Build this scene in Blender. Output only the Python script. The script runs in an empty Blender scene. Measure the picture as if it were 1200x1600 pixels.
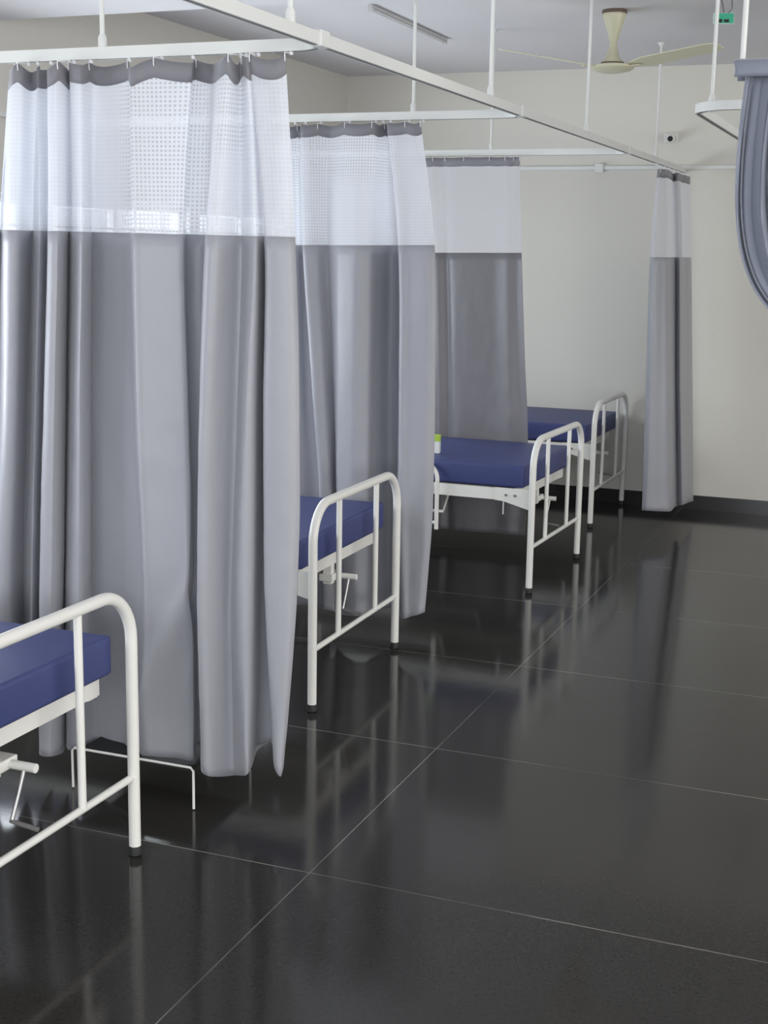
import bpy, bmesh, math, random
from mathutils import Vector, Matrix, noise
PI = math.pi
rnd = random.Random(7)
S = bpy.context.scene
C = S.collection

# ------------------------------------------------------------------ camera
cam_d = bpy.data.cameras.new('camera')
cam_d.sensor_fit = 'VERTICAL'
cam_d.sensor_height = 36.0
cam_d.lens = 36.0 * 2136.0 / 1600.0
cam_d.clip_start = 0.05
cam = bpy.data.objects.new('camera', cam_d)
C.objects.link(cam)
r_ = Vector((0.92966126, 0.36805382, 0.01631916))
u_ = Vector((-0.08398055, 0.16857955, 0.98210397))
f_ = Vector((-0.35871604, 0.91439451, -0.18763124))
M = Matrix((r_, u_, -f_)).transposed().to_4x4()
M.translation = Vector((0, 0, 1.75))
cam.matrix_world = M
S.camera = cam

# ------------------------------------------------------------------ world, light, exposure
S.view_settings.view_transform = 'Standard'
S.view_settings.look = 'None'
S.view_settings.gamma = 1.0
S.view_settings.use_curve_mapping = False
S.view_settings.exposure = 0.0
EXPO = 0.10
S.view_settings.exposure = EXPO
w = bpy.data.worlds.new('daylight')
S.world = w
w.use_nodes = True
bg = w.node_tree.nodes['Background']
bg.inputs['Color'].default_value = (0.86, 0.93, 1.0, 1)
bg.inputs['Strength'].default_value = 1.6

def area(name, loc, rot, sx, sy, power, col):
    d = bpy.data.lights.new(name, 'AREA')
    d.shape = 'RECTANGLE'; d.size = sx; d.size_y = sy
    d.energy = power; d.color = col
    o = bpy.data.objects.new(name, d)
    o.location = loc; o.rotation_euler = rot
    C.objects.link(o)
    return o
# daylight through the long window bands: right-hand wall, wall behind the camera, and the left wall
area('daylight_right', (3.9, 2.5, 1.75), (0, math.radians(97), 0), 1.6, 8.2, 190, (1.0, 0.965, 0.90))
area('daylight_rear', (0.0, -3.9, 1.55), (math.radians(92), 0, 0), 6.5, 2.0, 240, (0.93, 0.96, 1.0))
area('daylight_left', (-4.22, 5.2, 1.5), (0, math.radians(-90), 0), 1.1, 7.0, 190, (0.86, 0.93, 1.0))

# ------------------------------------------------------------------ materials
def mat(name, col, rough=0.5, metal=0.0, spec=0.5, noise=None, bump=None):
    m = bpy.data.materials.new(name)
    m.use_nodes = True
    nt = m.node_tree
    b = nt.nodes['Principled BSDF']
    b.inputs['Base Color'].default_value = (*col, 1)
    b.inputs['Roughness'].default_value = rough
    b.inputs['Metallic'].default_value = metal
    b.inputs['Specular IOR Level'].default_value = spec
    tc = nt.nodes.new('ShaderNodeTexCoord')
    if noise:
        sc, amt = noise
        n = nt.nodes.new('ShaderNodeTexNoise'); n.inputs['Scale'].default_value = sc; n.inputs['Detail'].default_value = 4
        nt.links.new(tc.outputs['Object'], n.inputs['Vector'])
        mx = nt.nodes.new('ShaderNodeMix'); mx.data_type = 'RGBA'
        mx.inputs['A'].default_value = (*[c * (1 - amt) for c in col], 1)
        mx.inputs['B'].default_value = (*[min(1, c * (1 + amt)) for c in col], 1)
        nt.links.new(n.outputs['Fac'], mx.inputs['Factor'])
        nt.links.new(mx.outputs['Result'], b.inputs['Base Color'])
    if bump:
        sc, st = bump
        n = nt.nodes.new('ShaderNodeTexNoise'); n.inputs['Scale'].default_value = sc; n.inputs['Detail'].default_value = 3
        nt.links.new(tc.outputs['Object'], n.inputs['Vector'])
        bp = nt.nodes.new('ShaderNodeBump'); bp.inputs['Strength'].default_value = st; bp.inputs['Distance'].default_value = 0.02
        nt.links.new(n.outputs['Fac'], bp.inputs['Height'])
        nt.links.new(bp.outputs['Normal'], b.inputs['Normal'])
    return m

WALL = mat('painted_plaster', (0.66, 0.64, 0.585), 0.7, noise=(1.2, 0.02), bump=(40, 0.05))
CEIL = mat('ceiling_paint', (0.71, 0.695, 0.71), 0.8, noise=(1.0, 0.02))
BASE = mat('granite_skirting', (0.028, 0.027, 0.028), 0.2, noise=(60, 0.2))
WHITE = mat('white_enamel', (0.78, 0.77, 0.73), 0.3, noise=(6, 0.03))
RAIL = mat('powder_coated_rail', (0.72, 0.73, 0.71), 0.35, noise=(5, 0.03))
DARKM = mat('rail_channel_shadow_gap', (0.16, 0.155, 0.15), 0.6)
NAVY = mat('navy_vinyl', (0.042, 0.054, 0.170), 0.5, noise=(3, 0.08), bump=(7, 0.12))
RUBBER = mat('black_rubber', (0.02, 0.02, 0.02), 0.6)
STEEL = mat('dull_steel', (0.45, 0.45, 0.45), 0.35, metal=0.9)
HOOK = mat('white_plastic_hook', (0.8, 0.8, 0.82), 0.4)
CREAM = mat('cream_enamel', (0.60, 0.58, 0.42), 0.35, noise=(5, 0.03))
BROWN = mat('brown_trim', (0.12, 0.08, 0.06), 0.5)
BLACK = mat('black_glass', (0.01, 0.01, 0.01), 0.1)
GREEN = mat('green_sign_face', (0.03, 0.36, 0.22), 0.4)
LIME = mat('lime_card', (0.38, 0.55, 0.06), 0.6)
PAPER = mat('white_card', (0.7, 0.72, 0.7), 0.6)
FRAME = mat('window_frame_paint', (0.6, 0.6, 0.6), 0.4)
TUBE = mat('tube_light_glass', (0.7, 0.7, 0.72), 0.4)

def granite():
    m = bpy.data.materials.new('polished_black_granite'); m.use_nodes = True
    nt = m.node_tree; N = nt.nodes; L = nt.links; b = N['Principled BSDF']
    tc = N.new('ShaderNodeTexCoord')
    sep = N.new('ShaderNodeSeparateXYZ'); L.new(tc.outputs['Object'], sep.inputs[0])
    def math_(op, a, v=None, clamp=False):
        n = N.new('ShaderNodeMath'); n.operation = op; n.use_clamp = clamp
        for i, q in enumerate((a, v)):
            if q is None: continue
            if isinstance(q, (int, float)): n.inputs[i].default_value = q
            else: L.new(q, n.inputs[i])
        return n.outputs[0]
    def joint(coord, off, pitch, wd):
        a = math_('ADD', coord, -off + 50 * pitch)
        a = math_('MODULO', a, pitch)
        a = math_('SUBTRACT', a, pitch / 2); a = math_('ABSOLUTE', a)
        a = math_('GREATER_THAN', a, pitch / 2 - wd)
        return a
    jx = joint(sep.outputs['X'], -1.513, 2.16, 0.0016)
    jy = joint(sep.outputs['Y'], 3.322, 1.088, 0.0020)
    j = math_('MAXIMUM', jx, jy)
    n1 = N.new('ShaderNodeTexNoise'); n1.inputs['Scale'].default_value = 1.6; n1.inputs['Detail'].default_value = 3
    L.new(tc.outputs['Object'], n1.inputs['Vector'])
    st = N.new('ShaderNodeMapRange'); st.inputs[1].default_value = 0.38; st.inputs[2].default_value = 0.68
    st.inputs[3].default_value = 0.15; st.inputs[4].default_value = 1.0
    L.new(n1.outputs['Fac'], st.inputs[0])
    jf = math_('MULTIPLY', j, st.outputs[0])
    n2 = N.new('ShaderNodeTexNoise'); n2.inputs['Scale'].default_value = 90; n2.inputs['Detail'].default_value = 6; n2.inputs['Roughness'].default_value = 0.8
    L.new(tc.outputs['Object'], n2.inputs['Vector'])
    cr = N.new('ShaderNodeValToRGB')
    cr.color_ramp.elements[0].position = 0.35; cr.color_ramp.elements[0].color = (0.021, 0.020, 0.0188, 1)
    cr.color_ramp.elements[1].position = 0.75; cr.color_ramp.elements[1].color = (0.044, 0.0415, 0.038, 1)
    L.new(n2.outputs['Fac'], cr.inputs[0])
    mx = N.new('ShaderNodeMix'); mx.data_type = 'RGBA'
    L.new(jf, mx.inputs['Factor']); L.new(cr.outputs[0], mx.inputs['A']); mx.inputs['B'].default_value = (0.34, 0.31, 0.28, 1)
    L.new(mx.outputs['Result'], b.inputs['Base Color'])
    n3 = N.new('ShaderNodeTexNoise'); n3.inputs['Scale'].default_value = 2.3; n3.inputs['Detail'].default_value = 4
    L.new(tc.outputs['Object'], n3.inputs['Vector'])
    rr = N.new('ShaderNodeMapRange'); rr.inputs[3].default_value = 0.07; rr.inputs[4].default_value = 0.16
    L.new(n3.outputs['Fac'], rr.inputs[0]); L.new(rr.outputs[0], b.inputs['Roughness'])
    b.inputs['Specular IOR Level'].default_value = 0.30
    bp = N.new('ShaderNodeBump'); bp.inputs['Strength'].default_value = 0.05; bp.inputs['Distance'].default_value = 0.01
    n4 = N.new('ShaderNodeTexNoise'); n4.inputs['Scale'].default_value = 5; L.new(tc.outputs['Object'], n4.inputs['Vector'])
    L.new(n4.outputs['Fac'], bp.inputs['Height']); L.new(bp.outputs['Normal'], b.inputs['Normal'])
    return m
GRANITE = granite()

def satin(name, col, rough=0.42, trans=0.12, sheen=0.35):
    m = bpy.data.materials.new(name); m.use_nodes = True
    nt = m.node_tree; N = nt.nodes; L = nt.links; b = N['Principled BSDF']
    b.inputs['Base Color'].default_value = (*col, 1)
    b.inputs['Roughness'].default_value = rough
    b.inputs['Sheen Weight'].default_value = sheen
    b.inputs['Sheen Roughness'].default_value = 0.4
    tc = N.new('ShaderNodeTexCoord')
    mp = N.new('ShaderNodeMapping'); mp.inputs['Scale'].default_value = (6, 6, 4)
    L.new(tc.outputs['Object'], mp.inputs[0])
    n = N.new('ShaderNodeTexNoise'); n.inputs['Scale'].default_value = 2.2; n.inputs['Detail'].default_value = 3
    L.new(mp.outputs[0], n.inputs['Vector'])
    bp = N.new('ShaderNodeBump'); bp.inputs['Strength'].default_value = 0.2; bp.inputs['Distance'].default_value = 0.02
    L.new(n.outputs['Fac'], bp.inputs['Height']); L.new(bp.outputs['Normal'], b.inputs['Normal'])
    t = N.new('ShaderNodeBsdfTranslucent'); t.inputs['Color'].default_value = (*[min(1, c * 1.1) for c in col], 1)
    mx = N.new('ShaderNodeMixShader'); mx.inputs[0].default_value = trans
    out = N['Material Output']
    L.new(b.outputs[0], mx.inputs[1]); L.new(t.outputs[0], mx.inputs[2]); L.new(mx.outputs[0], out.inputs['Surface'])
    return m
SATIN = satin('grey_satin_curtain', (0.405, 0.408, 0.447), 0.42, 0.16)
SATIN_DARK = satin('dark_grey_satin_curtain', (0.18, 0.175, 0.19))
BLUECLOTH = satin('blue_grey_curtain', (0.225, 0.245, 0.305), 0.6, 0.03)
TAPE = satin('grey_header_tape', (0.25, 0.245, 0.27), 0.7, 0.15)

def netting(name, col, pitch, hole, lo=0.06, hi=0.46):
    """white mesh: square holes laid out along the cloth (UV in metres)"""
    m = bpy.data.materials.new(name); m.use_nodes = True
    nt = m.node_tree; N = nt.nodes; L = nt.links
    for n in list(N):
        if n.type == 'BSDF_PRINCIPLED': N.remove(n)
    out = N['Material Output']
    uv = N.new('ShaderNodeUVMap'); uv.uv_map = 'cloth'
    sep = N.new('ShaderNodeSeparateXYZ'); L.new(uv.outputs[0], sep.inputs[0])
    def band(o):
        a = N.new('ShaderNodeMath'); a.operation = 'DIVIDE'; L.new(o, a.inputs[0]); a.inputs[1].default_value = pitch
        f = N.new('ShaderNodeMath'); f.operation = 'FRACT'; L.new(a.outputs[0], f.inputs[0])
        s = N.new('ShaderNodeMath'); s.operation = 'SUBTRACT'; L.new(f.outputs[0], s.inputs[0]); s.inputs[1].default_value = 0.5
        b = N.new('ShaderNodeMath'); b.operation = 'ABSOLUTE'; L.new(s.outputs[0], b.inputs[0])
        l = N.new('ShaderNodeMapRange'); L.new(b.outputs[0], l.inputs[0])
        l.inputs[1].default_value = hole / 2 - 0.1; l.inputs[2].default_value = hole / 2 + 0.1
        l.inputs[3].default_value = 1; l.inputs[4].default_value = 0
        return l.outputs[0]
    mul = N.new('ShaderNodeMath'); mul.operation = 'MULTIPLY'
    L.new(band(sep.outputs['X']), mul.inputs[0]); L.new(band(sep.outputs['Y']), mul.inputs[1])
    # gathered cloth is closed up: the 'open' attribute says how far the mesh is stretched
    at = N.new('ShaderNodeAttribute'); at.attribute_name = 'open'
    mo = N.new('ShaderNodeMath'); mo.operation = 'MULTIPLY'; L.new(mul.outputs[0], mo.inputs[0]); L.new(at.outputs['Fac'], mo.inputs[1]); mul = mo
    # how open the mesh is: holes nearly clear, threads nearly solid
    fac = N.new('ShaderNodeMapRange'); L.new(mul.outputs[0], fac.inputs[0])
    fac.inputs[3].default_value = lo; fac.inputs[4].default_value = hi
    d = N.new('ShaderNodeBsdfDiffuse'); d.inputs['Color'].default_value = (*col, 1)
    t = N.new('ShaderNodeBsdfTranslucent'); t.inputs['Color'].default_value = (*col, 1)
    a = N.new('ShaderNodeMixShader'); a.inputs[0].default_value = 0.4
    L.new(d.outputs[0], a.inputs[1]); L.new(t.outputs[0], a.inputs[2])
    tr = N.new('ShaderNodeBsdfTransparent')
    mx = N.new('ShaderNodeMixShader'); L.new(fac.outputs[0], mx.inputs[0])
    L.new(a.outputs[0], mx.inputs[1]); L.new(tr.outputs[0], mx.inputs[2])
    L.new(mx.outputs[0], out.inputs['Surface'])
    return m
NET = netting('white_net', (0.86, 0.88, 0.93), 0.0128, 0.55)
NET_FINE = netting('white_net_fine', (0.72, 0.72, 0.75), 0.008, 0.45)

def glassy():
    m = bpy.data.materials.new('window_pane'); m.use_nodes = True
    nt = m.node_tree; N = nt.nodes; L = nt.links
    for n in list(N):
        if n.type == 'BSDF_PRINCIPLED': N.remove(n)
    t = N.new('ShaderNodeBsdfTransparent'); g = N.new('ShaderNodeBsdfGlossy'); g.inputs['Roughness'].default_value = 0.02
    mx = N.new('ShaderNodeMixShader'); mx.inputs[0].default_value = 0.06
    L.new(t.outputs[0], mx.inputs[1]); L.new(g.outputs[0], mx.inputs[2]); L.new(mx.outputs[0], N['Material Output'].inputs['Surface'])
    return m
GLASS = glassy()

# ------------------------------------------------------------------ mesh helpers
def obj(name, bm, material, parent=None, smooth=True):
    me = bpy.data.meshes.new(name)
    bmesh.ops.recalc_face_normals(bm, faces=bm.faces)
    bm.to_mesh(me); bm.free()
    me.materials.append(material)
    if smooth:
        for p in me.polygons: p.use_smooth = True
        try: me.set_sharp_from_angle(angle=math.radians(42))
        except Exception: pass
    o = bpy.data.objects.new(name, me)
    C.objects.link(o)
    if parent: o.parent = parent
    return o
def thing(name, label, cat, loc=(0, 0, 0), rz=0.0, group=None):
    o = bpy.data.objects.new(name, None); o.empty_display_size = 0.1
    C.objects.link(o)
    o.location = loc; o.rotation_euler = (0, 0, rz)
    o['label'] = label; o['category'] = cat
    if group: o['group'] = group
    return o
def struct(name, bm, m, parent=None, smooth=False):
    o = obj(name, bm, m, parent, smooth)
    if not parent: o['kind'] = 'structure'
    return o
def bx(bm, x0, x1, y0, y1, z0, z1, bev=0.0):
    t = bmesh.new()
    bmesh.ops.create_cube(t, size=1)
    for v in t.verts:
        v.co = Vector(((x0 + x1) / 2 + v.co.x * (x1 - x0), (y0 + y1) / 2 + v.co.y * (y1 - y0), (z0 + z1) / 2 + v.co.z * (z1 - z0)))
    if bev: bmesh.ops.bevel(t, geom=list(t.edges), offset=bev, segments=3, profile=0.6, affect='EDGES')
    me = bpy.data.meshes.new('t'); t.to_mesh(me); t.free(); bm.from_mesh(me); bpy.data.meshes.remove(me)
    return bm
def tube(bm, pts, r, seg=12, cap=True):
    pts = [Vector(p) for p in pts]; rings = []
    n = len(pts); rr = r if isinstance(r, (list, tuple)) else [r] * n
    up = None
    for i, p in enumerate(pts):
        d = (pts[min(i + 1, n - 1)] - pts[max(i - 1, 0)]).normalized()
        if up is None:
            up = Vector((0, 0, 1)) if abs(d.z) < 0.9 else Vector((1, 0, 0))
        up = (up - d * up.dot(d)).normalized(); s = d.cross(up)
        rings.append([bm.verts.new(p + (up * math.cos(a) + s * math.sin(a)) * rr[i]) for a in [2 * PI * k / seg for k in range(seg)]])
    for a, b in zip(rings, rings[1:]):
        for k in range(seg): bm.faces.new((a[k], a[(k + 1) % seg], b[(k + 1) % seg], b[k]))
    if cap:
        bm.faces.new(rings[0][::-1]); bm.faces.new(rings[-1])
    return bm
def lathe(bm, prof, cx=0, cy=0, seg=32):
    rings = []
    for r, z in prof:
        rings.append([bm.verts.new((cx + r * math.cos(2 * PI * k / seg), cy + r * math.sin(2 * PI * k / seg), z)) for k in range(seg)])
    for a, b in zip(rings, rings[1:]):
        for k in range(seg): bm.faces.new((a[k], a[(k + 1) % seg], b[(k + 1) % seg], b[k]))
    bm.faces.new(rings[0][::-1]); bm.faces.new(rings[-1])
    return bm
def prism(bm, poly, y0, y1):
    """polygon in XZ extruded along Y"""
    a = [bm.verts.new((x, y0, z)) for x, z in poly]; b = [bm.verts.new((x, y1, z)) for x, z in poly]
    bm.faces.new(a); bm.faces.new(b[::-1]); n = len(a)
    for i in range(n): bm.faces.new((a[i], b[i], b[(i + 1) % n], a[(i + 1) % n]))
    return bm
def arc(c, r, a0, a1, n, f):
    return [f(c[0] + r * math.cos(a0 + (a1 - a0) * i / n), c[1] + r * math.sin(a0 + (a1 - a0) * i / n)) for i in range(n + 1)]
def sweep_rect(bm, pts, wd, ht):
    """closed rectangular section swept along a horizontal path"""
    pts = [Vector(p) for p in pts]; rings = []; n = len(pts)
    for i, p in enumerate(pts):
        d = (pts[min(i + 1, n - 1)] - pts[max(i - 1, 0)]).normalized(); s = Vector((-d.y, d.x, 0)).normalized()
        rings.append([bm.verts.new(p + s * a * wd / 2 + Vector((0, 0, b * ht / 2))) for a, b in ((-1, -1), (1, -1), (1, 1), (-1, 1))])
    for a, b in zip(rings, rings[1:]):
        for k in range(4): bm.faces.new((a[k], a[(k + 1) % 4], b[(k + 1) % 4], b[k]))
    bm.faces.new(rings[0][::-1]); bm.faces.new(rings[-1])
    return bm
def copy_tree(o, parent=None):
    c = o.copy(); C.objects.link(c); c.parent = parent
    for ch in list(o.children): copy_tree(ch, c)
    return c
# fold columns of each curtain, in metres: top edge, seam, then down to the hem
CURTAIN_ONE = [
    [(-2.675,3.655,2.292),(-2.772,3.667,1.796),(-2.864,3.667,1.217),(-2.919,3.667,0.607),(-2.941,3.667,0.151)],
    [(-2.72,3.685,2.292),(-2.803,3.721,1.796),(-2.844,3.721,1.213),(-2.895,3.721,0.597),(-2.916,3.721,0.137)],
    [(-2.657,3.618,2.292),(-2.683,3.599,1.795),(-2.717,3.6,1.233),(-2.775,3.599,0.638),(-2.795,3.599,0.194)],
    [(-2.627,3.625,2.292),(-2.65,3.613,1.794),(-2.685,3.613,1.233),(-2.735,3.613,0.639),(-2.753,3.613,0.195)],
    [(-2.63,3.677,2.292),(-2.678,3.708,1.795),(-2.717,3.708,1.222),(-2.759,3.708,0.615),(-2.778,3.707,0.162)],
    [(-2.607,3.685,2.292),(-2.675,3.721,1.795),(-2.712,3.721,1.221),(-2.756,3.721,0.612),(-2.774,3.721,0.158)],
    [(-2.585,3.64,2.292),(-2.593,3.64,1.794),(-2.629,3.64,1.234),(-2.666,3.64,0.64),(-2.683,3.64,0.197)],
    [(-2.571,3.677,2.292),(-2.608,3.708,1.794),(-2.643,3.708,1.226),(-2.685,3.708,0.623),(-2.693,3.708,0.128)],
    [(-2.549,3.696,2.292),(-2.617,3.741,1.795),(-2.647,3.741,1.222),(-2.683,3.741,0.615),(-2.681,3.741,0.096)],
    [(-2.527,3.61,2.292),(-2.525,3.586,1.793),(-2.561,3.586,1.243),(-2.597,3.586,0.66),(-2.618,3.586,0.095)],
    [(-2.49,3.603,2.292),(-2.481,3.573,1.793),(-2.513,3.573,1.247),(-2.543,3.573,0.669),(-2.563,3.573,0.099)],
    [(-2.481,3.64,2.292),(-2.495,3.64,1.793),(-2.522,3.64,1.24),(-2.546,3.64,0.653),(-2.565,3.64,0.089)],
    [(-2.491,3.685,2.292),(-2.541,3.721,1.794),(-2.568,3.721,1.229),(-2.595,3.721,0.629),(-2.605,3.721,0.091)],
    [(-2.465,3.633,2.292),(-2.458,3.627,1.793),(-2.484,3.627,1.243),(-2.517,3.627,0.659),(-2.535,3.627,0.107)],
    [(-2.416,3.618,2.292),(-2.412,3.599,1.792),(-2.437,3.599,1.249),(-2.457,3.599,0.672),(-2.476,3.599,0.13)],
    [(-2.414,3.647,2.292),(-2.423,3.654,1.792),(-2.441,3.654,1.243),(-2.457,3.654,0.66),(-2.493,3.654,0.117)],
    [(-2.404,3.685,2.292),(-2.451,3.721,1.793),(-2.471,3.721,1.234),(-2.485,3.721,0.641),(-2.488,3.721,0.09)],
    [(-2.343,3.677,2.292),(-2.375,3.708,1.792),(-2.376,3.708,1.241),(-2.39,3.708,0.654),(-2.404,3.707,0.099)],
    [(-2.278,3.662,2.292),(-2.294,3.681,1.791),(-2.289,3.681,1.249),(-2.272,3.681,0.673),(-2.3,3.681,0.111)],
    [(-2.24,3.614,2.292),(-2.228,3.593,1.79),(-2.225,3.593,1.261),(-2.209,3.593,0.7),(-2.222,3.593,0.149)],
    [(-2.218,3.618,2.292),(-2.201,3.599,1.79),(-2.198,3.599,1.262),(-2.185,3.599,0.701),(-2.179,3.599,0.149)],
    [(-2.128,3.629,2.292),(-2.126,3.62,1.789),(-2.116,3.62,1.265),(-2.101,3.62,0.705),(-2.12,3.62,0.147)],
    [(-2.049,3.64,2.292),(-2.085,3.64,1.789),(-2.076,3.64,1.265),(-2.067,3.64,0.704),(-2.069,3.64,0.139)],
    [(-2.068,3.685,2.292),(-2.121,3.721,1.79),(-2.113,3.721,1.255),(-2.104,3.721,0.682),(-2.103,3.721,0.156)],
    [(-2.017,3.696,2.292),(-2.057,3.741,1.789),(-2.05,3.741,1.257),(-2.055,3.741,0.683),(-2.071,3.741,0.154)],
    [(-1.931,3.603,2.292),(-1.972,3.573,1.788),(-1.997,3.572,1.277),(-2.009,3.573,0.726),(-2.004,3.573,0.142)],
    [(-1.901,3.595,2.292),(-1.929,3.559,1.787),(-1.961,3.559,1.28),(-1.977,3.559,0.732),(-1.971,3.559,0.131)],
    [(-1.896,3.625,2.292),(-1.912,3.613,1.787),(-1.937,3.613,1.276),(-1.951,3.613,0.723),(-1.955,3.613,0.112)],
    [(-1.893,3.644,2.292),(-1.892,3.647,1.787),(-1.911,3.647,1.274),(-1.932,3.647,0.717),(-1.928,3.647,0.108)],
    [(-1.857,3.61,2.292),(-1.822,3.586,1.786),(-1.848,3.586,1.284),(-1.867,3.586,0.738),(-1.853,3.586,0.144)],
    [(-1.851,3.625,2.292),(-1.819,3.613,1.786),(-1.83,3.613,1.282),(-1.837,3.613,0.735),(-1.849,3.613,0.158)],
    [(-1.867,3.677,2.292),(-1.854,3.708,1.787),(-1.854,3.708,1.271),(-1.861,3.707,0.711),(-1.875,3.708,0.181)],
    [(-1.831,3.692,2.292),(-1.838,3.735,1.787),(-1.826,3.735,1.27),(-1.825,3.735,0.709),(-1.838,3.735,0.203)],
    [(-1.859,3.625,2.292),(-1.802,3.613,1.786),(-1.805,3.613,1.284),(-1.8,3.613,0.739),(-1.769,3.613,0.182)],
    [(-1.825,3.614,2.292),(-1.768,3.593,1.786),(-1.767,3.593,1.288),(-1.765,3.593,0.748),(-1.749,3.593,0.165)],
    [(-1.771,3.618,2.292),(-1.722,3.599,1.785),(-1.708,3.599,1.29),(-1.71,3.599,0.752),(-1.739,3.599,0.154)],
    [(-1.746,3.633,2.292),(-1.711,3.627,1.785),(-1.694,3.627,1.289),(-1.698,3.627,0.747),(-1.743,3.626,0.175)],
]
CURTAIN_TWO = [
    [(-2.777,5.674,2.29),(-2.79,5.702,1.767),(-2.789,5.702,1.136),(-2.788,5.702,0.533),(-2.787,5.702,0.082)],
    [(-2.7,5.678,2.29),(-2.69,5.709,1.769),(-2.677,5.709,1.141),(-2.668,5.709,0.542),(-2.655,5.709,0.095)],
    [(-2.67,5.695,2.29),(-2.679,5.74,1.769),(-2.643,5.74,1.14),(-2.593,5.74,0.543),(-2.56,5.74,0.089)],
    [(-2.622,5.692,2.29),(-2.625,5.734,1.77),(-2.576,5.734,1.144),(-2.525,5.734,0.55),(-2.514,5.734,0.089)],
    [(-2.626,5.619,2.29),(-2.606,5.603,1.769),(-2.555,5.603,1.156),(-2.509,5.603,0.574),(-2.489,5.603,0.117)],
    [(-2.573,5.626,2.29),(-2.552,5.615,1.77),(-2.507,5.615,1.158),(-2.463,5.615,0.576),(-2.442,5.615,0.11)],
    [(-2.503,5.654,2.29),(-2.512,5.665,1.771),(-2.481,5.665,1.155),(-2.459,5.665,0.567),(-2.451,5.665,0.088)],
    [(-2.427,5.619,2.29),(-2.43,5.603,1.771),(-2.426,5.603,1.163),(-2.42,5.603,0.581),(-2.373,5.603,0.1)],
    [(-2.348,5.609,2.29),(-2.346,5.584,1.772),(-2.347,5.584,1.168),(-2.345,5.584,0.591),(-2.32,5.584,0.108)],
    [(-2.281,5.626,2.29),(-2.289,5.615,1.773),(-2.289,5.615,1.169),(-2.287,5.615,0.591),(-2.283,5.615,0.114)],
    [(-2.268,5.661,2.29),(-2.278,5.677,1.774),(-2.281,5.677,1.164),(-2.284,5.677,0.58),(-2.273,5.677,0.112)],
    [(-2.253,5.705,2.29),(-2.256,5.759,1.775),(-2.251,5.759,1.159),(-2.246,5.759,0.569),(-2.245,5.759,0.113)],
    [(-2.219,5.702,2.29),(-2.202,5.752,1.776),(-2.19,5.752,1.162),(-2.197,5.752,0.575),(-2.194,5.752,0.121)],
    [(-2.222,5.619,2.29),(-2.153,5.603,1.775),(-2.136,5.603,1.177),(-2.127,5.603,0.606),(-2.102,5.603,0.116)],
    [(-2.146,5.619,2.29),(-2.1,5.603,1.776),(-2.088,5.603,1.18),(-2.076,5.603,0.611),(-2.065,5.603,0.13)],
    [(-2.102,5.619,2.29),(-2.027,5.603,1.777),(-2.004,5.603,1.184),(-2.0,5.603,0.617),(-2.02,5.603,0.147)],
    [(-2.073,5.633,2.29),(-1.995,5.627,1.778),(-1.978,5.627,1.183),(-1.976,5.627,0.615),(-2.001,5.627,0.155)],
]
CURTAIN_THREE = [
    [(-2.923,7.77,2.29),(-2.915,7.778,1.741),(-2.902,7.778,1.113),(-2.891,7.778,0.606),(-2.88,7.778,0.08)],
    [(-2.839,7.76,2.29),(-2.779,7.76,1.743),(-2.755,7.76,1.121),(-2.735,7.76,0.619),(-2.722,7.76,0.089)],
    [(-2.79,7.756,2.29),(-2.732,7.753,1.744),(-2.7,7.753,1.124),(-2.683,7.753,0.623),(-2.67,7.753,0.087)],
    [(-2.723,7.77,2.29),(-2.685,7.778,1.745),(-2.656,7.778,1.124),(-2.643,7.778,0.623),(-2.629,7.778,0.082)],
    [(-2.656,7.757,2.29),(-2.633,7.754,1.745),(-2.604,7.754,1.128),(-2.586,7.754,0.629),(-2.571,7.754,0.088)],
    [(-2.505,7.76,2.29),(-2.489,7.76,1.748),(-2.466,7.76,1.133),(-2.451,7.76,0.638),(-2.434,7.76,0.087)],
    [(-2.39,7.764,2.29),(-2.374,7.767,1.749),(-2.35,7.767,1.138),(-2.326,7.767,0.645),(-2.315,7.767,0.089)],
    [(-2.319,7.757,2.29),(-2.301,7.754,1.75),(-2.272,7.754,1.142),(-2.243,7.754,0.652),(-2.239,7.754,0.091)],
    [(-2.28,7.765,2.29),(-2.255,7.769,1.751),(-2.222,7.769,1.143),(-2.184,7.769,0.654),(-2.18,7.769,0.089)],
    [(-2.248,7.76,2.29),(-2.218,7.76,1.752),(-2.176,7.76,1.146),(-2.139,7.76,0.658),(-2.138,7.76,0.091)],
]
CURTAIN_FOUR = [
    [(-1.621,8.62,2.268),(-1.638,8.62,1.738),(-1.624,8.62,0.953),(-1.607,8.62,0.145)],
    [(-1.598,8.56,2.268),(-1.603,8.56,1.738),(-1.581,8.56,0.96),(-1.567,8.56,0.155)],
    [(-1.578,8.6,2.268),(-1.563,8.6,1.739),(-1.529,8.6,0.959),(-1.493,8.6,0.15)],
    [(-1.561,8.66,2.268),(-1.534,8.66,1.739),(-1.483,8.66,0.957),(-1.434,8.66,0.145)],
    [(-1.588,8.92,2.268),(-1.548,8.92,1.74),(-1.499,8.92,0.934),(-1.45,8.92,0.129)],
    [(-1.586,9.02,2.268),(-1.545,9.02,1.74),(-1.503,9.02,0.926),(-1.441,9.02,0.122)],
    [(-1.556,8.94,2.268),(-1.511,8.94,1.74),(-1.461,8.94,0.934),(-1.404,8.94,0.142)],
    [(-1.559,9.15,2.268),(-1.513,9.15,1.741),(-1.458,9.15,0.917),(-1.404,9.15,0.121)],
    [(-1.551,9.25,2.268),(-1.505,9.25,1.741),(-1.453,9.25,0.909),(-1.398,9.25,0.113)],
    [(-1.548,9.38,2.268),(-1.509,9.38,1.741),(-1.452,9.38,0.898),(-1.401,9.38,0.096)],
]

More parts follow.
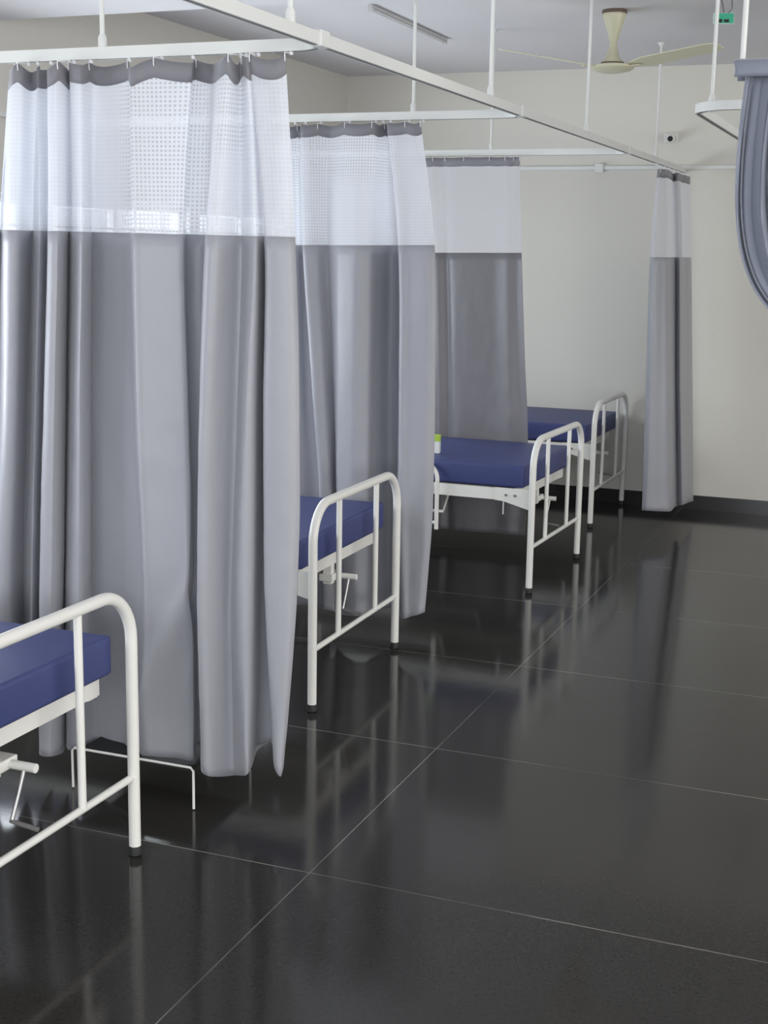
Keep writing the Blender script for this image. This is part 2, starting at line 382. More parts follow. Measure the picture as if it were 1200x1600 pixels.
# ------------------------------------------------------------------ room shell
XL, XR, YB, YF, ZC = -4.11, 3.9, 9.603, -4.0, 3.0
T = 0.2
struct('floor', bx(bmesh.new(), XL - T, XR + T, YF - T, YB + T, -0.1, 0.0), GRANITE)
struct('ceiling', bx(bmesh.new(), XL - T, XR + T, YF - T, YB + T, ZC, ZC + 0.15), CEIL)
struct('trim_1', bx(bmesh.new(), XL, XR, 5.0, 5.42, 2.752, ZC + 0.01), CEIL)          # ceiling beam
struct('wall_back', bx(bmesh.new(), XL - T, XR + T, YB, YB + T, 0, ZC), WALL)

def wall_y(name, x0, x1, holes, ya, yb):
    """wall running along Y with rectangular window holes (y0, y1, z0, z1)"""
    bm = bmesh.new(); y = ya
    for h in sorted(holes):
        bx(bm, x0, x1, y, h[0], 0, ZC); bx(bm, x0, x1, h[0], h[1], 0, h[2]); bx(bm, x0, x1, h[0], h[1], h[3], ZC); y = h[1]
    bx(bm, x0, x1, y, yb, 0, ZC)
    return struct(name, bm, WALL)
left_holes = [(1.55, 2.98, 0.95, 1.99), (3.10, 4.53, 0.95, 1.99), (4.65, 5.70, 0.95, 1.99), (5.83, 7.26, 0.95, 1.99), (7.38, 8.70, 0.95, 1.99)]
wall_y('wall_left', XL - T, XL, left_holes, YF - T, YB)
right_holes = [(-1.9, 7.1, 0.95, 2.55)]
wall_y('wall_right', XR, XR + T, right_holes, YF - T, YB)
bm = bmesh.new()
bx(bm, XL - T, -3.25, YF - T, YF, 0, ZC); bx(bm, 3.25, XR + T, YF - T, YF, 0, ZC); bx(bm, -3.25, 3.25, YF - T, YF, 0, 0.95); bx(bm, -3.25, 3.25, YF - T, YF, 2.55, ZC)
struct('wall_rear', bm, WALL)
struct('baseboard_back', bx(bmesh.new(), XL, XR, YB - 0.012, YB, 0, 0.1), BASE)
struct('baseboard_left', bx(bmesh.new(), XL, XL + 0.012, YF, YB - 0.012, 0, 0.1), BASE)
for i, (y0, y1, z0, z1) in enumerate(left_holes):
    wn = bpy.data.objects.new('window_%d' % (i + 1), None); C.objects.link(wn); wn['kind'] = 'structure'
    xm = XL - 0.08
    bm = bmesh.new()
    for a, b, c, d in ((y0, y1, z0, z0 + 0.045), (y0, y1, z1 - 0.045, z1), (y0, y0 + 0.045, z0, z1), (y1 - 0.045, y1, z0, z1)):
        bx(bm, xm - 0.025, xm + 0.025, a, b, c, d)
    ym = (y0 + y1) / 2
    bx(bm, xm - 0.02, xm + 0.02, ym - 0.02, ym + 0.02, z0 + 0.045, z1 - 0.045)
    obj('window_frame', bm, FRAME, wn, False)
    bm = bmesh.new()
    for k in range(1, 7):
        z = z0 + (z1 - z0) * k / 7; tube(bm, [(xm + 0.05, y0, z), (xm + 0.05, y1, z)], 0.007, 8)
    for k in range(1, 5):
        y = y0 + (y1 - y0) * k / 5; tube(bm, [(xm + 0.05, y, z0), (xm + 0.05, y, z1)], 0.006, 8)
    obj('window_grille', bm, FRAME, wn)
    obj('glass_pane', bx(bmesh.new(), xm - 0.004, xm + 0.004, y0 + 0.04, y1 - 0.04, z0 + 0.04, z1 - 0.04), GLASS, wn, False)
    obj('window_sill', bx(bmesh.new(), XL - 0.05, XL + 0.03, y0 - 0.03, y1 + 0.03, z0 - 0.03, z0, 0.004), BASE, wn, False)

# wall conduits at rail height
o = obj('wall_conduit', bx(bmesh.new(), XL, XR, YB - 0.02, YB, 2.325, 2.35, 0.004), RAIL, None, False)
o['label'] = 'thin painted conduit running level across the back wall'; o['category'] = 'conduit'
jb = obj('junction_box', bx(bmesh.new(), -2.235, -2.175, YB - 0.03, YB - 0.0205, 2.305, 2.365, 0.004), RAIL, o, False)
o = obj('wall_conduit', bx(bmesh.new(), XL, XL + 0.02, YF, YB - 0.025, 2.335, 2.36, 0.004), RAIL, None, False)
o['label'] = 'thin painted conduit along the left window wall, behind the curtains'; o['category'] = 'conduit'

# ------------------------------------------------------------------ cubicle rails
RX = -1.625; RZ = 2.318
def rail_unit(ya, yb, label, xend=XL + 0.02, r=0.10, far=True, hung=()):
    """one rail: along the aisle from ya to yb, rounding left at yb towards the wall"""
    root = thing('curtain_rail', label, 'curtain rail', (RX, ya, 0), 0, 'ceiling hung cubicle curtain rails')
    pts = [(0, 0, RZ)]
    if far:
        pts += [(-r + r * math.cos(a), yb - ya - r + r * math.sin(a), RZ) for a in [PI / 2 * k / 10 for k in range(11)]]
        pts += [(xend - RX, yb - ya, RZ)]
    else:
        pts += [(0, yb - ya, RZ)]
    obj('track', sweep_rect(bmesh.new(), pts, 0.026, 0.034), RAIL, root, False)
    low = [(x, y, RZ - 0.016) for x, y, z in pts]
    g = obj('runner_slot', sweep_rect(bmesh.new(), low, 0.010, 0.004), DARKM, root, False)
    for x, y in hung:
        b = bmesh.new(); tube(b, [(x - RX, y - ya, RZ + 0.012), (x - RX, y - ya, ZC - 0.004)], 0.0075, 10)
        rod = obj('hanger_rod', b, RAIL, root)
        b = bmesh.new(); tube(b, [(x - RX, y - ya, RZ + 0.010), (x - RX, y - ya, RZ + 0.045), (x - RX, y - ya, RZ + 0.055)], [0.014, 0.013, 0.008], 12)
        obj('rod_collar', b, RAIL, rod)
        b = bmesh.new(); tube(b, [(x - RX, y - ya, ZC - 0.02), (x - RX, y - ya, ZC)], [0.012, 0.022], 14)
        obj('ceiling_rose', b, RAIL, rod)
    b = bmesh.new(); bx(b, -0.018, 0.018, -0.03, 0.03, RZ - 0.02, RZ + 0.024, 0.004)
    obj('joint_sleeve', b, RAIL, root, False)
    return root
rail_unit(0.9, 3.67, 'white curtain rail rounding the corner above the nearest left curtain', hung=((-2.37, 3.67), (RX, 3.41), (RX, 1.6)))
rail_unit(3.60, 5.67, 'white curtain rail of the second bay, curving above the middle curtain', hung=((-2.12, 5.67), (RX, 5.18)))
rail_unit(5.60, 7.82, 'white curtain rail of the third bay, above the curtain that hangs behind the third bed', hung=((-2.44, 7.82), (RX, 6.75)))
rail_unit(7.75, YB - 0.002, 'last straight stretch of aisle curtain rail, meeting the back wall', far=False, hung=((RX, 8.56),))

# right-hand bay rails
root = thing('curtain_rail', 'white curtain rail with a rounded corner on the right of the aisle', 'curtain rail', (-0.90, 5.42, 0), 0, 'ceiling hung cubicle curtain rails')
r = 0.16
pts = [(3.2, 0, RZ - 0.01)] + [(r + r * math.cos(a), r + r * math.sin(a), RZ - 0.01) for a in [-PI / 2 - PI / 2 * k / 10 for k in range(11)]] + [(0, 4.17, RZ - 0.01)]
obj('track', sweep_rect(bmesh.new(), pts, 0.026, 0.034), RAIL, root, False)
obj('runner_slot', sweep_rect(bmesh.new(), [(x, y, RZ - 0.026) for x, y, z in pts], 0.010, 0.004), DARKM, root, False)
for x, y in ((0.065, 0.045), (1.6, 0), (0, 2.6)):
    rod = obj('hanger_rod', tube(bmesh.new(), [(x, y, RZ), (x, y, ZC - 0.004)], 0.0075, 10), RAIL, root)
    obj('ceiling_rose', tube(bmesh.new(), [(x, y, ZC - 0.02), (x, y, ZC)], [0.012, 0.022], 14), RAIL, rod)
    obj('rod_collar', tube(bmesh.new(), [(x, y, RZ - 0.03), (x, y, RZ + 0.02), (x, y, RZ + 0.04)], [0.013, 0.013, 0.008], 12), RAIL, rod)
root = thing('curtain_rail', 'short end of white curtain rail at the right edge, carrying the looped up curtain', 'curtain rail', (-0.60, 4.40, 0), 0, 'ceiling hung cubicle curtain rails')
obj('track', sweep_rect(bmesh.new(), [(0, 0, RZ - 0.01), (2.9, 0, RZ - 0.01)], 0.026, 0.034), RAIL, root, False)
for x in (0.012, 1.5):
    rod = obj('hanger_rod', tube(bmesh.new(), [(x, 0, RZ), (x, 0, ZC - 0.004)], 0.0085, 10), RAIL, root)
    obj('ceiling_rose', tube(bmesh.new(), [(x, 0, ZC - 0.02), (x, 0, ZC)], [0.012, 0.022], 14), RAIL, rod)

# ------------------------------------------------------------------ curtains
def cr(p0, p1, p2, p3, t):
    return 0.5 * ((2 * p1) + (-p0 + p2) * t + (2 * p0 - 5 * p1 + 4 * p2 - p3) * t * t + (-p0 + 3 * p1 - 3 * p2 + p3) * t ** 3)
def surface(cols, nu=5, nv=44):
    """smooth grid through the fold columns; rows go top to bottom"""
    cols = [[Vector(p) for p in c] for c in cols]
    n = len(cols); nl = len(cols[0])
    def ix(c, i): return c[max(0, min(len(c) - 1, i))]
    grid = []
    for v in range(nv + 1):
        tv = v / nv * (nl - 1); k = min(int(tv), nl - 2); t = tv - k
        row = []
        for c in cols:
            row.append(cr(ix(c, k - 1), ix(c, k), ix(c, k + 1), ix(c, k + 2), t))
        fine = []
        for i in range(n - 1):
            for q in range(nu):
                s = q / nu
                a = cr(ix(row, i - 1), row[i], row[i + 1], ix(row, i + 2), s)
                b = row[i].lerp(row[i + 1], s)
                fine.append(a.lerp(b, 0.25))
        fine.append(row[-1]); grid.append(fine)
    return grid
def cloth(name, rows, material, parent, shift=0.0, uvscale=1.0, thick=0.0015):
    bm = bmesh.new(); uvl = bm.loops.layers.uv.new('cloth')
    V = [[bm.verts.new(p) for p in row] for row in rows]
    ref = rows[len(rows) // 2]; U = [0.0]
    for a, b in zip(ref, ref[1:]): U.append(U[-1] + (b - a).length)
    for j in range(len(V) - 1):
        for i in range(len(V[0]) - 1):
            f = bm.faces.new((V[j][i], V[j + 1][i], V[j + 1][i + 1], V[j][i + 1]))
            for lp, (ii, jj) in zip(f.loops, ((i, j), (i, j + 1), (i + 1, j + 1), (i + 1, j))):
                lp[uvl].uv = (U[ii] * uvscale, rows[jj][ii].z)
    o = obj(name, bm, material, parent)
    if thick:
        s = o.modifiers.new('cloth_thickness', 'SOLIDIFY'); s.thickness = thick; s.offset = 0
    return o
def split_rows(cols, top_z, sag, hooks, nu, seed):
    """header, net and fabric rows. Level 0 is the top edge, level 1 the seam between net and fabric"""
    rr = random.Random(seed)
    g = surface(cols, nu, 48)
    nlev = len(cols[0]) - 1
    seam = 48 // nlev
    top = g[:seam + 1]; low = g[seam:]
    nC = len(top[0])
    # scalloped top edge: held up at the hooks, sagging between them
    ph = [rr.uniform(0.4, 1.0) for _ in range(hooks + 2)]
    for i in range(nC):
        s = i / (nC - 1) * hooks; k = int(s); f = s - k
        dip = sag * ph[k] * math.sin(PI * f) ** 1.0
        for j, row in enumerate(top):
            fall = max(0.0, 1 - j / (len(top) * 0.5))
            row[i] = row[i] - Vector((0, 0, dip * fall ** 1.2))
    return top, low
def header_split(top, hd):
    """cut the first rows into a header tape hd metres tall"""
    hrow = []; rest = [[] for _ in range(len(top))]
    n = len(top)
    H = [[], [], []]; Nt = [[] for _ in range(n + 1)]
    for i in range(len(top[0])):
        col = [top[j][i] for j in range(n)]
        z0 = col[0].z; zh = z0 - hd
        def at(z):
            for a, b in zip(col, col[1:]):
                if a.z >= z >= b.z:
                    t = (a.z - z) / max(1e-6, a.z - b.z); return a.lerp(b, t)
            return col[-1].copy()
        for q in range(3): H[q].append(at(z0 - hd * q / 2))
        zb = col[-1].z
        for q in range(n + 1): Nt[q].append(at(zh + (zb - zh) * q / n) if q < n else col[-1].copy())
    return H, Nt
def wrinkle(p):
    k = max(0.0, min(1.0, (1.9 - p.z) / 1.2))
    return 0.007 * k * noise.noise(Vector((p.x * 7, p.y * 3, p.z * 2.2))) + 0.0035 * k * noise.noise(Vector((p.x * 22, 3.0, p.z * 14)))
def ss(a, b, x):
    t = max(0.0, min(1.0, (x - a) / (b - a))); return t * t * (3 - 2 * t)
def open_one(p):
    mid = ss(-2.36, -2.27, p.x) * (1 - ss(-2.06 + (2.24 - p.z) * 0.05, -2.01 + (2.24 - p.z) * 0.05, p.x))
    tri = ss(-1.96, -1.93, p.x) * (1 - ss(-1.88, -1.85, p.x)) * ss(1.98, 2.06, p.z)
    edge = 0.28 * ss(-1.86, -1.83, p.x)
    return max(0.16, mid, 0.8 * tri, edge)
def open_two(p):
    return max(0.2, 0.85 * (1 - ss(-2.20, -2.14, p.x)) * ss(2.0, 2.10, p.z), 0.55 * (1 - ss(-2.52, -2.45, p.x)))
def near_crease(p):
    # slanting pull in the cloth low down beside the overlapping panel
    if -2.35 < p.x < -2.02 and p.z < 1.0:
        x0 = -2.05 - (0.75 - p.z) * 0.42 if p.z < 0.75 else -2.05
        d = (p.x - x0) / 0.035
        p = p - Vector((0, 0.03 * math.exp(-d * d) * max(0, min(1, (1.0 - p.z) * 3)), 0))
    return p
def curtain(label, cols, body_mat, net_mat, hooks, nu=5, sag=0.02, hd=0.052, seed=1, rail_y=None, rail_x=None, group=None, uvs=1.0, openness=None, crease=None):
    c0 = Vector(cols[len(cols) // 2][-1]); base = Vector((c0.x, c0.y, 0))
    cols = [[Vector(p) - base for p in c] for c in cols]
    root = thing('privacy_curtain', label, 'curtain', base, 0, group)
    top, low = split_rows(cols, 2.28, sag, hooks, nu, seed)
    H, Nt = header_split(top, hd)
    cloth('header_tape', H, TAPE, root)
    net = cloth('net_panel', Nt, net_mat, root, uvscale=uvs, thick=0)
    at = net.data.attributes.new('open', 'FLOAT', 'POINT')
    for v in net.data.vertices:
        q = v.co + base
        at.data[v.index].value = openness(q) if openness else 0.8
    if crease: low = [[crease(p + base) - base for p in row] for row in low]
    low = [[p + Vector((0, wrinkle(p + base), 0)) for p in row] for row in low]
    cloth('fabric_panel', low, body_mat, root)
    # seam band along the top of the fabric
    sb = [[p + Vector((0, -0.0015, 0.004)) for p in low[0]], [p + Vector((0, -0.0015, -0.008)) for p in low[0]]]
    n = len(H[0])
    for k in range(hooks + 1):
        i = min(n - 1, int(round(k / hooks * (n - 1)))); p = H[0][i]
        tx = p.x if rail_x is None else rail_x - base.x
        ty = p.y if rail_y is None else rail_y - base.y
        b = bmesh.new()
        tube(b, [p + Vector((0, -0.003, -0.022)), p + Vector((0, -0.005, -0.010)), p + Vector((0, -0.004, 0.002)), Vector((tx, ty, RZ - 0.022))], 0.0017, 6)
        tube(b, [Vector((tx, ty, RZ - 0.026)), Vector((tx, ty, RZ - 0.014))], 0.006, 8)
        obj('curtain_hook', b, HOOK, root)
    return root
CURT = 'grey cubicle curtains with white net tops'
curtain('large grey privacy curtain with white net top, nearest on the left beside the first bed', CURTAIN_ONE, SATIN, NET, 14, 5, 0.028, 0.055, 3, rail_y=3.67, group=CURT, openness=open_one, crease=near_crease)
curtain('grey satin privacy curtain hanging between the second and third beds', CURTAIN_TWO, SATIN, NET, 9, 6, 0.010, 0.05, 5, rail_y=5.67, group=CURT, openness=open_two)
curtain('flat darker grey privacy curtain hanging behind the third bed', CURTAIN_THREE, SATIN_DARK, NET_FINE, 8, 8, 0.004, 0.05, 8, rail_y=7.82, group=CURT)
curtain('narrow gathered grey curtain bunched up near the back wall', CURTAIN_FOUR, SATIN, NET_FINE, 7, 6, 0.006, 0.05, 9, rail_x=RX, group=CURT)

# looped-up curtain at the right edge
def looped():
    root = thing('looped_curtain', 'blue grey curtain folded over its rail and looped up at the right edge', 'curtain', (-0.30, 4.40, 0))
    # swag: folds run down from the rail, round a low bend and back up to a knot
    nu, nv = 300, 56
    X0, Wd = -0.592, 0.62
    knot = Vector((0.10, 4.36, 1.66))
    rows = []
    for j in range(nv + 1):
        t = j / nv; row = []
        for i in range(nu + 1):
            s = i / nu                       # 0 outer (left) .. 1 inner
            start = Vector((X0 + 0.018 + Wd * s, 4.40, 2.285))
            depth = 1.0 - 0.62 * s
            low = Vector((X0 - 0.008 + 0.56 * s, 4.37, 1.75 + 0.08 * s))
            bend = Vector((X0 + 0.012 + 0.52 * s, 4.35, 1.40 + 0.32 * s))
            end = knot + Vector((0, 0, -0.16 + 0.30 * s))
            a = (1 - t)
            p = start * a ** 3 + low * 3 * a * a * t + bend * 3 * a * t * t + end * t ** 3
            amp = 0.028 * (0.35 + 0.65 * math.sin(PI * min(1, t * 1.15 + 0.12)))
            sw = s + 0.022 * math.sin(s * 41) + 0.012 * math.sin(s * 19 + t * 2)
            fold = abs(math.sin(sw * PI * 24 + 0.25 + 0.8 * math.sin(t * 3.2 + s * 9)))
            fold = fold ** 0.75 * (0.6 + 0.4 * math.sin(s * 47 + 1.2))
            p = p + Vector((0.006 * math.sin(s * PI * 38), -amp * 1.9 * fold, 0.01 * math.sin(s * 50) * t))
            k = max(0.0, t - 0.40)
            p += Vector((0, -0.10 * k * noise.noise(Vector((s * 16 + t * 6, t * 9, 0.5))), 0.03 * k * noise.noise(Vector((s * 12, t * 12, 4)))))
            row.append(p - Vector((-0.30, 4.40, 0)))
        rows.append(row)
    # the other half of the loop climbs back to the rail: same run of folds, the other way round
    xm = knot.x + 0.30
    rows += [[Vector((2 * xm - p.x, p.y + 0.012 * math.sin(i * 0.11), p.z)) for i, p in enumerate(row)] for row in rows[-2::-1]]
    cloth('gathered_cloth', rows, BLUECLOTH, root, thick=0.003)
    # roll of cloth folded over the rail
    rows = []
    for j in range(19):
        a = -0.35 + j / 18 * (PI + 0.7) ; row = []
        for i in range(121):
            s = i / 120; x = X0 - 0.012 + 1.41 * s
            w_ = 0.004 * math.sin(s * 40) + 0.003 * math.sin(s * 17 + 1)
            drop = 0.026
            y = -math.cos(a) * (0.052 + w_)
            z = math.sin(a) * 0.022
            if j <= 4: z -= (4 - j) / 4 * drop
            if j >= 14: z -= (j - 14) / 4 * drop
            row.append(Vector((x + 0.30 + 0.004 * math.sin(j), y, 2.312 + z)))
        rows.append(row)
    cloth('folded_heading', rows, BLUECLOTH, root, thick=0.003)
looped()

# ------------------------------------------------------------------ hospital beds
def u_frame(x, yw, ztop, r, rad, z0=0.03):
    h = yw / 2
    f = lambda y, z: (x, y, z)
    pts = [f(-h, z0), f(-h, ztop * 0.5), f(-h, ztop - r)]
    pts += arc((-h + r, ztop - r), r, PI, PI / 2, 10, f)[1:]
    pts += [f(0, ztop)]
    pts += arc((h - r, ztop - r), r, PI / 2, 0, 10, f)
    pts += [f(h, ztop * 0.5), f(h, z0)]
    return tube(bmesh.new(), pts, rad, 16)
W, LEN = 0.93, 1.98
def make_bed(mtop=0.664):
    root = thing('hospital_bed', '', 'bed')
    for x, zt, nm in ((0.0, 0.803, 'foot_panel'), (-LEN, 0.95, 'head_panel')):
        p = obj(nm, u_frame(x, W, zt, 0.145, 0.0175), WHITE, root)
        b = bmesh.new(); tube(b, [(x, -W / 2 + 0.012, 0.243), (x, W / 2 - 0.012, 0.243)], 0.011, 12)
        obj('cross_bar', b, WHITE, p)
        for y in (-0.205, 0.205):
            b = bmesh.new(); tube(b, [(x, y, 0.243), (x, y, zt - 0.008)], 0.0115, 12)
            obj('upright_bar', b, WHITE, p)
        for y in (-W / 2, W / 2):
            b = bmesh.new(); lathe(b, [(0.014, 0.0), (0.019, 0.004), (0.019, 0.026), (0.0165, 0.034)], x, y, 16)
            obj('rubber_foot', b, RUBBER, p)
    # side rails and end channels
    for s in (-1, 1):
        b = bmesh.new(); bx(b, -LEN + 0.02, -0.017 if s < 0 else -0.10, s * (W / 2 - 0.030) - 0.004, s * (W / 2 - 0.030) + 0.004, 0.478, 0.540)
        y1 = s * (W / 2 - 0.034); bx(b, -LEN + 0.02, -0.10, min(y1, y1 - s * 0.04), max(y1, y1 - s * 0.04), 0.478, 0.484)
        sr = obj('side_rail', b, WHITE, root, False)
        for xa, sg in ((-0.012, -1), (-LEN + 0.012, 1)):
            b = bmesh.new()
            ya, yb = sorted((s * (W / 2 - 0.025), s * (W / 2 - 0.018)))
            if s > 0: continue
            prism(b, [(xa, 0.545), (xa + sg * 0.20, 0.545), (xa + sg * 0.20, 0.478), (xa + sg * 0.15, 0.474), (xa, 0.435)], ya, yb)
            g = obj('gusset_plate', b, WHITE, root, False)
            for q in (0.085, 0.135):
                b = bmesh.new(); yy = s * (W / 2 - 0.018)
                tube(b, [(xa + sg * q, yy, 0.508), (xa + sg * q, yy + s * 0.006, 0.508)], 0.0075, 6)
                obj('bolt', b, STEEL, g)
    for x in (-0.10, -LEN + 0.08):
        b = bmesh.new(); bx(b, x - 0.003, x + 0.003, -W / 2 + 0.02, W / 2 - 0.02, 0.482, 0.547); bx(b, x - 0.035, x - 0.003, -W / 2 + 0.035, W / 2 - 0.035, 0.482, 0.487)
        obj('end_channel', b, WHITE, root, False)
    b = bmesh.new(); bx(b, -LEN + 0.09, -0.105, -W / 2 + 0.036, W / 2 - 0.036, 0.535, 0.541)
    obj('bed_base', b, WHITE, root, False)
    b = bmesh.new(); bx(b, -LEN + 0.05, -0.055, -W / 2 + 0.018, W / 2 - 0.014, 0.549, mtop, 0.014)
    obj('mattress', b, NAVY, root)
    # crank under the foot end
    b = bmesh.new(); bx(b, -0.135, -0.10, -0.045, -0.01, 0.40, 0.483); bx(b, -0.15, -0.09, -0.055, 0.05, 0.412, 0.442, 0.004)
    ck = obj('crank_bracket', b, WHITE, root, False)
    b = bmesh.new(); tube(b, [(-1.0, 0.02, 0.425), (-0.5, 0.02, 0.425), (-0.012, 0.02, 0.425)], 0.0125, 12)
    obj('crank_shaft', b, WHITE, ck)
    b = bmesh.new(); tube(b, [(-0.045, 0.02, 0.43), (-0.047, -0.01, 0.36), (-0.05, -0.035, 0.30)], [0.006, 0.0055, 0.006], 10)
    ch = obj('crank_arm', b, STEEL, ck)
    b = bmesh.new(); tube(b, [(-0.055, -0.037, 0.297), (-0.03, -0.037, 0.294), (0.03, -0.037, 0.288)], [0.005, 0.0065, 0.0065], 10)
    obj('crank_grip', b, DARKM, ck)
    # lower stay frame
    for s in (-1, 1):
        b = bmesh.new(); tube(b, [(-1.45, s * 0.30, 0.535), (-1.40, s * 0.30, 0.36), (-0.55, s * 0.30, 0.36), (-0.50, s * 0.30, 0.535)], 0.009, 8)
        obj('lift_linkage', b, WHITE, root)
    # saline stand socket hanging from the side
    b = bmesh.new(); tube(b, [(-0.17, -W / 2 + 0.045, 0.48), (-0.17, -W / 2 + 0.045, 0.40)], 0.006, 8)
    so = obj('pole_socket', b, STEEL, root)
    return root
bed = make_bed()
G = 'white hospital beds in a row along the left wall'
beds = [
    (-2.03, 2.76, 0.0, 'white tubular hospital bed with blue mattress, nearest, cut off at the left edge'),
    (-2.095, 5.055, 0.02, 'white tubular hospital bed with blue mattress showing between the two nearest grey curtains'),
    (-1.815, 7.22, -0.03, 'white tubular hospital bed with navy mattress in front of the flat dark curtain'),
    (-1.935, 9.085, -0.01, 'white tubular hospital bed furthest back, against the back wall'),
]
made = []
for i, (x, y, rz, lab) in enumerate(beds):
    o = bed if i == 0 else copy_tree(bed)
    o.location = (x, y, 0); o.rotation_euler = (0, 0, rz); o['label'] = lab; o['category'] = 'bed'; o['group'] = G
    made.append(o)
# folded-down guard rail on the third bed's open side
gr = bmesh.new()
f = lambda x, z: (x, -W / 2 - 0.03, z)
tube(gr, [f(-0.515, 0.30), f(-0.515, 0.56)] + arc((-0.595, 0.57), 0.08, 0, PI / 2, 8, f) + [f(-1.05, 0.65)] + arc((-1.12, 0.57), 0.08, PI / 2, PI, 8, f) + [f(-1.20, 0.30)], 0.0115, 12)
tube(gr, [f(-0.52, 0.335), f(-1.195, 0.335)], 0.009, 10)
for x in (-0.60, -1.12): tube(gr, [(x, -W / 2 - 0.03, 0.52), (x, -W / 2 + 0.03, 0.52)], 0.008, 8)
g = obj('guard_rail', gr, WHITE, made[2])

# small carton on the third bed
t = thing('small_carton', 'small white carton with a lime green top on the third bed', 'box', (-2.47, 7.03, 0.6645), 0.15)
obj('carton_body', bx(bmesh.new(), -0.035, 0.035, -0.02, 0.02, 0, 0.065, 0.002), PAPER, t, False)
obj('carton_top', bx(bmesh.new(), -0.036, 0.036, -0.021, 0.021, 0.0655, 0.10, 0.002), LIME, t, False)

# low foot step under the near curtain
t = thing('foot_step', 'low white tubular foot step half hidden behind the nearest curtain', 'step stool', (-2.26, 3.73, 0))
for y in (-0.15, 0.24):
    tube_pts = [(-0.225, y, 0.004), (-0.225, y, 0.13), (-0.215, y, 0.14), (0.215, y, 0.14), (0.225, y, 0.13), (0.225, y, 0.004)]
    obj('leg_hoop', tube(bmesh.new(), tube_pts, 0.0042, 8), WHITE, t)
obj('tread', bx(bmesh.new(), -0.21, 0.21, -0.14, 0.23, 0.122, 0.132, 0.003), RUBBER, t, False)

# ------------------------------------------------------------------ ceiling fan
def fan():
    root = thing('ceiling_fan', 'cream ceiling fan with three blades hanging near the back wall', 'ceiling fan', (-1.655, 7.39, 0), math.radians(0))
    obj('canopy', lathe(bmesh.new(), [(0.020, 2.84), (0.030, 2.88), (0.050, 2.94), (0.060, 2.975), (0.060, 2.985)]), CREAM, root)
    obj('mounting_ring', lathe(bmesh.new(), [(0.064, 2.982), (0.066, 2.99), (0.064, 3.0)]), BROWN, root)
    obj('down_rod', lathe(bmesh.new(), [(0.020, 2.78), (0.020, 2.845)]), CREAM, root)
    obj('lower_canopy', lathe(bmesh.new(), [(0.060, 2.728), (0.055, 2.745), (0.036, 2.765), (0.024, 2.80), (0.021, 2.815)]), CREAM, root)
    m = obj('motor_housing', lathe(bmesh.new(), [(0.02, 2.688), (0.065, 2.690), (0.10, 2.700), (0.115, 2.710), (0.112, 2.722), (0.07, 2.730), (0.055, 2.734)]), CREAM, root)
    obj('trim_ring', lathe(bmesh.new(), [(0.061, 2.729), (0.063, 2.733), (0.061, 2.738)]), BROWN, m)
    for ang in (math.radians(-22), math.radians(-142), math.radians(98)):
        bm = bmesh.new(); n = 10; L0, L1 = 0.10, 0.63
        up = []; dn = []
        for j in range(n + 1):
            t_ = j / n; xx = L0 + (L1 - L0) * t_
            wd = 0.022 + 0.042 * min(1, t_ * 5) - 0.010 * t_
            if t_ > 0.9: wd *= 1 - (t_ - 0.9) * 3.2
            tw = 0.20
            for sgn, lst, dz in ((1, up, 0.0025), (-1, dn, -0.0025)):
                lst.append([bm.verts.new((xx, s_ * wd, 2.718 + 0.052 * (xx - 0.1) / 0.53 + s_ * wd * tw * -1 + dz)) for s_ in (-1, -0.5, 0, 0.5, 1)])
        for lst, fl in ((up, False), (dn, True)):
            for a, b in zip(lst, lst[1:]):
                for k in range(4):
                    q = (a[k], a[k + 1], b[k + 1], b[k]); bm.faces.new(q[::-1] if fl else q)
        for a, b, c, d in zip(up, up[1:], dn, dn[1:]):
            bm.faces.new((a[0], b[0], d[0], c[0])); bm.faces.new((a[4], c[4], d[4], b[4]))
        for e in (0, n):
            for k in range(4): bm.faces.new((up[e][k], dn[e][k], dn[e][k + 1], up[e][k + 1]))
        bl = obj('fan_blade', bm, CREAM, root); bl.rotation_euler = (0, 0, ang)
        bi = obj('blade_iron', bx(bmesh.new(), 0.06, 0.17, -0.014, 0.014, 2.712, 2.717, 0.001), CREAM, bl, False)
fan()

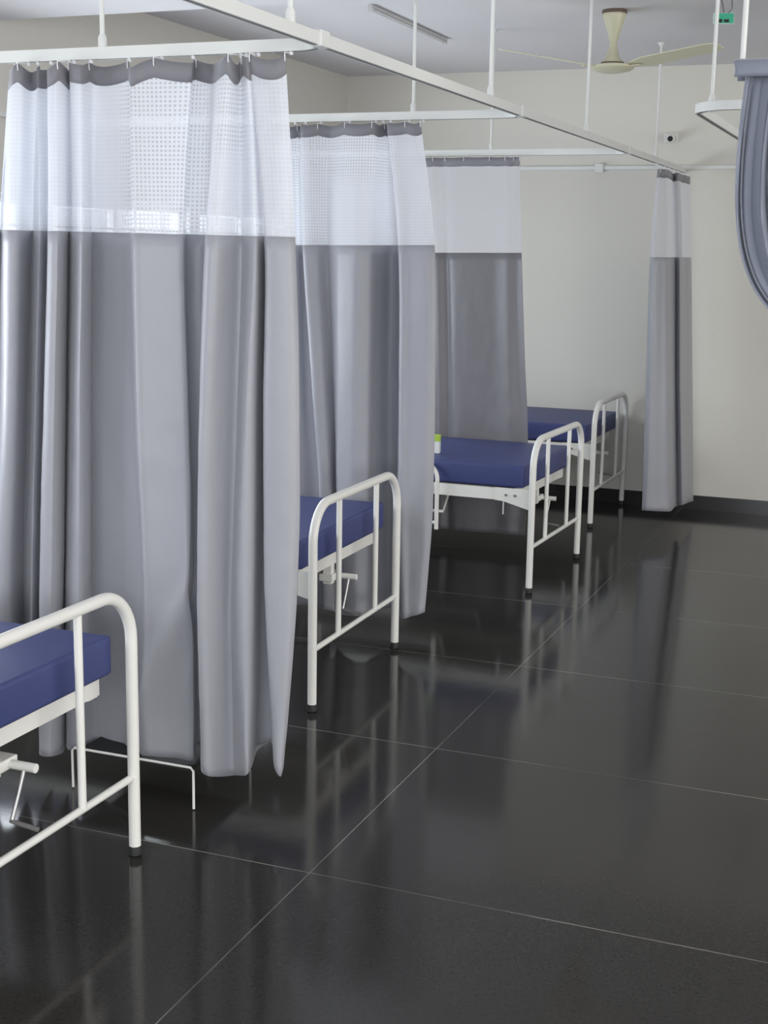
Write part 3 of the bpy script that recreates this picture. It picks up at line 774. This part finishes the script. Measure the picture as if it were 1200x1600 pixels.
# tube light batten on the ceiling
t = thing('tube_light', 'unlit tube light batten fixed to the ceiling beyond the beam', 'light', (-2.82, 7.47, 0))
obj('batten', bx(bmesh.new(), -0.012, 0.012, -0.60, 0.60, 2.984, 3.0, 0.003), FRAME, t, False)
obj('tube', tube(bmesh.new(), [(0, -0.575, 2.974), (0, 0.575, 2.974)], 0.007, 14), TUBE, t)
for y in (-0.585, 0.585): obj('lamp_holder', bx(bmesh.new(), -0.014, 0.014, y - 0.008, y + 0.008, 2.966, 2.985, 0.002), FRAME, t, False)

# green sign hanging from the ceiling
t = thing('hanging_sign', 'small green sign hanging from the ceiling at the top right', 'sign', (-0.963, 6.5, 0), 0.35)
obj('sign_box', bx(bmesh.new(), -0.045, 0.045, -0.008, 0.008, 2.768, 2.815, 0.002), PAPER, t, False)
obj('sign_face', bx(bmesh.new(), -0.043, 0.043, -0.0098, -0.0082, 2.770, 2.813), GREEN, t, False)
b = bmesh.new(); bx(b, -0.038, -0.008, -0.0112, -0.0099, 2.773, 2.788); bx(b, 0.0, 0.022, -0.0112, -0.0099, 2.774, 2.787)
obj('sign_marks', b, BASE, t, False)
obj('hanging_bracket', tube(bmesh.new(), [(-0.0, 0, 2.815), (-0.008, 0, 2.85), (-0.03, 0, 2.93), (-0.05, 0, 3.0)], 0.004, 8), DARKM, t)
obj('hanging_bracket', tube(bmesh.new(), [(0.02, 0, 2.815), (0.035, 0, 2.835), (0.03, 0, 2.92), (0.02, 0, 3.0)], 0.003, 8), DARKM, t)

# security camera on the back wall
t = thing('security_camera', 'small white security camera with black lens high on the back wall', 'camera', (-1.72, YB, 2.53))
obj('wall_base', bx(bmesh.new(), -0.05, 0.045, -0.018, 0.0, -0.03, 0.035, 0.006), WHITE, t, False)
obj('camera_head', tube(bmesh.new(), [(0.005, -0.018, 0.0), (0.005, -0.03, -0.002), (0.005, -0.075, -0.008), (0.005, -0.09, -0.01)], [0.020, 0.030, 0.030, 0.024], 18), WHITE, t)
obj('lens', tube(bmesh.new(), [(0.005, -0.090, -0.01), (0.005, -0.094, -0.0105)], [0.019, 0.017], 16), BLACK, t)
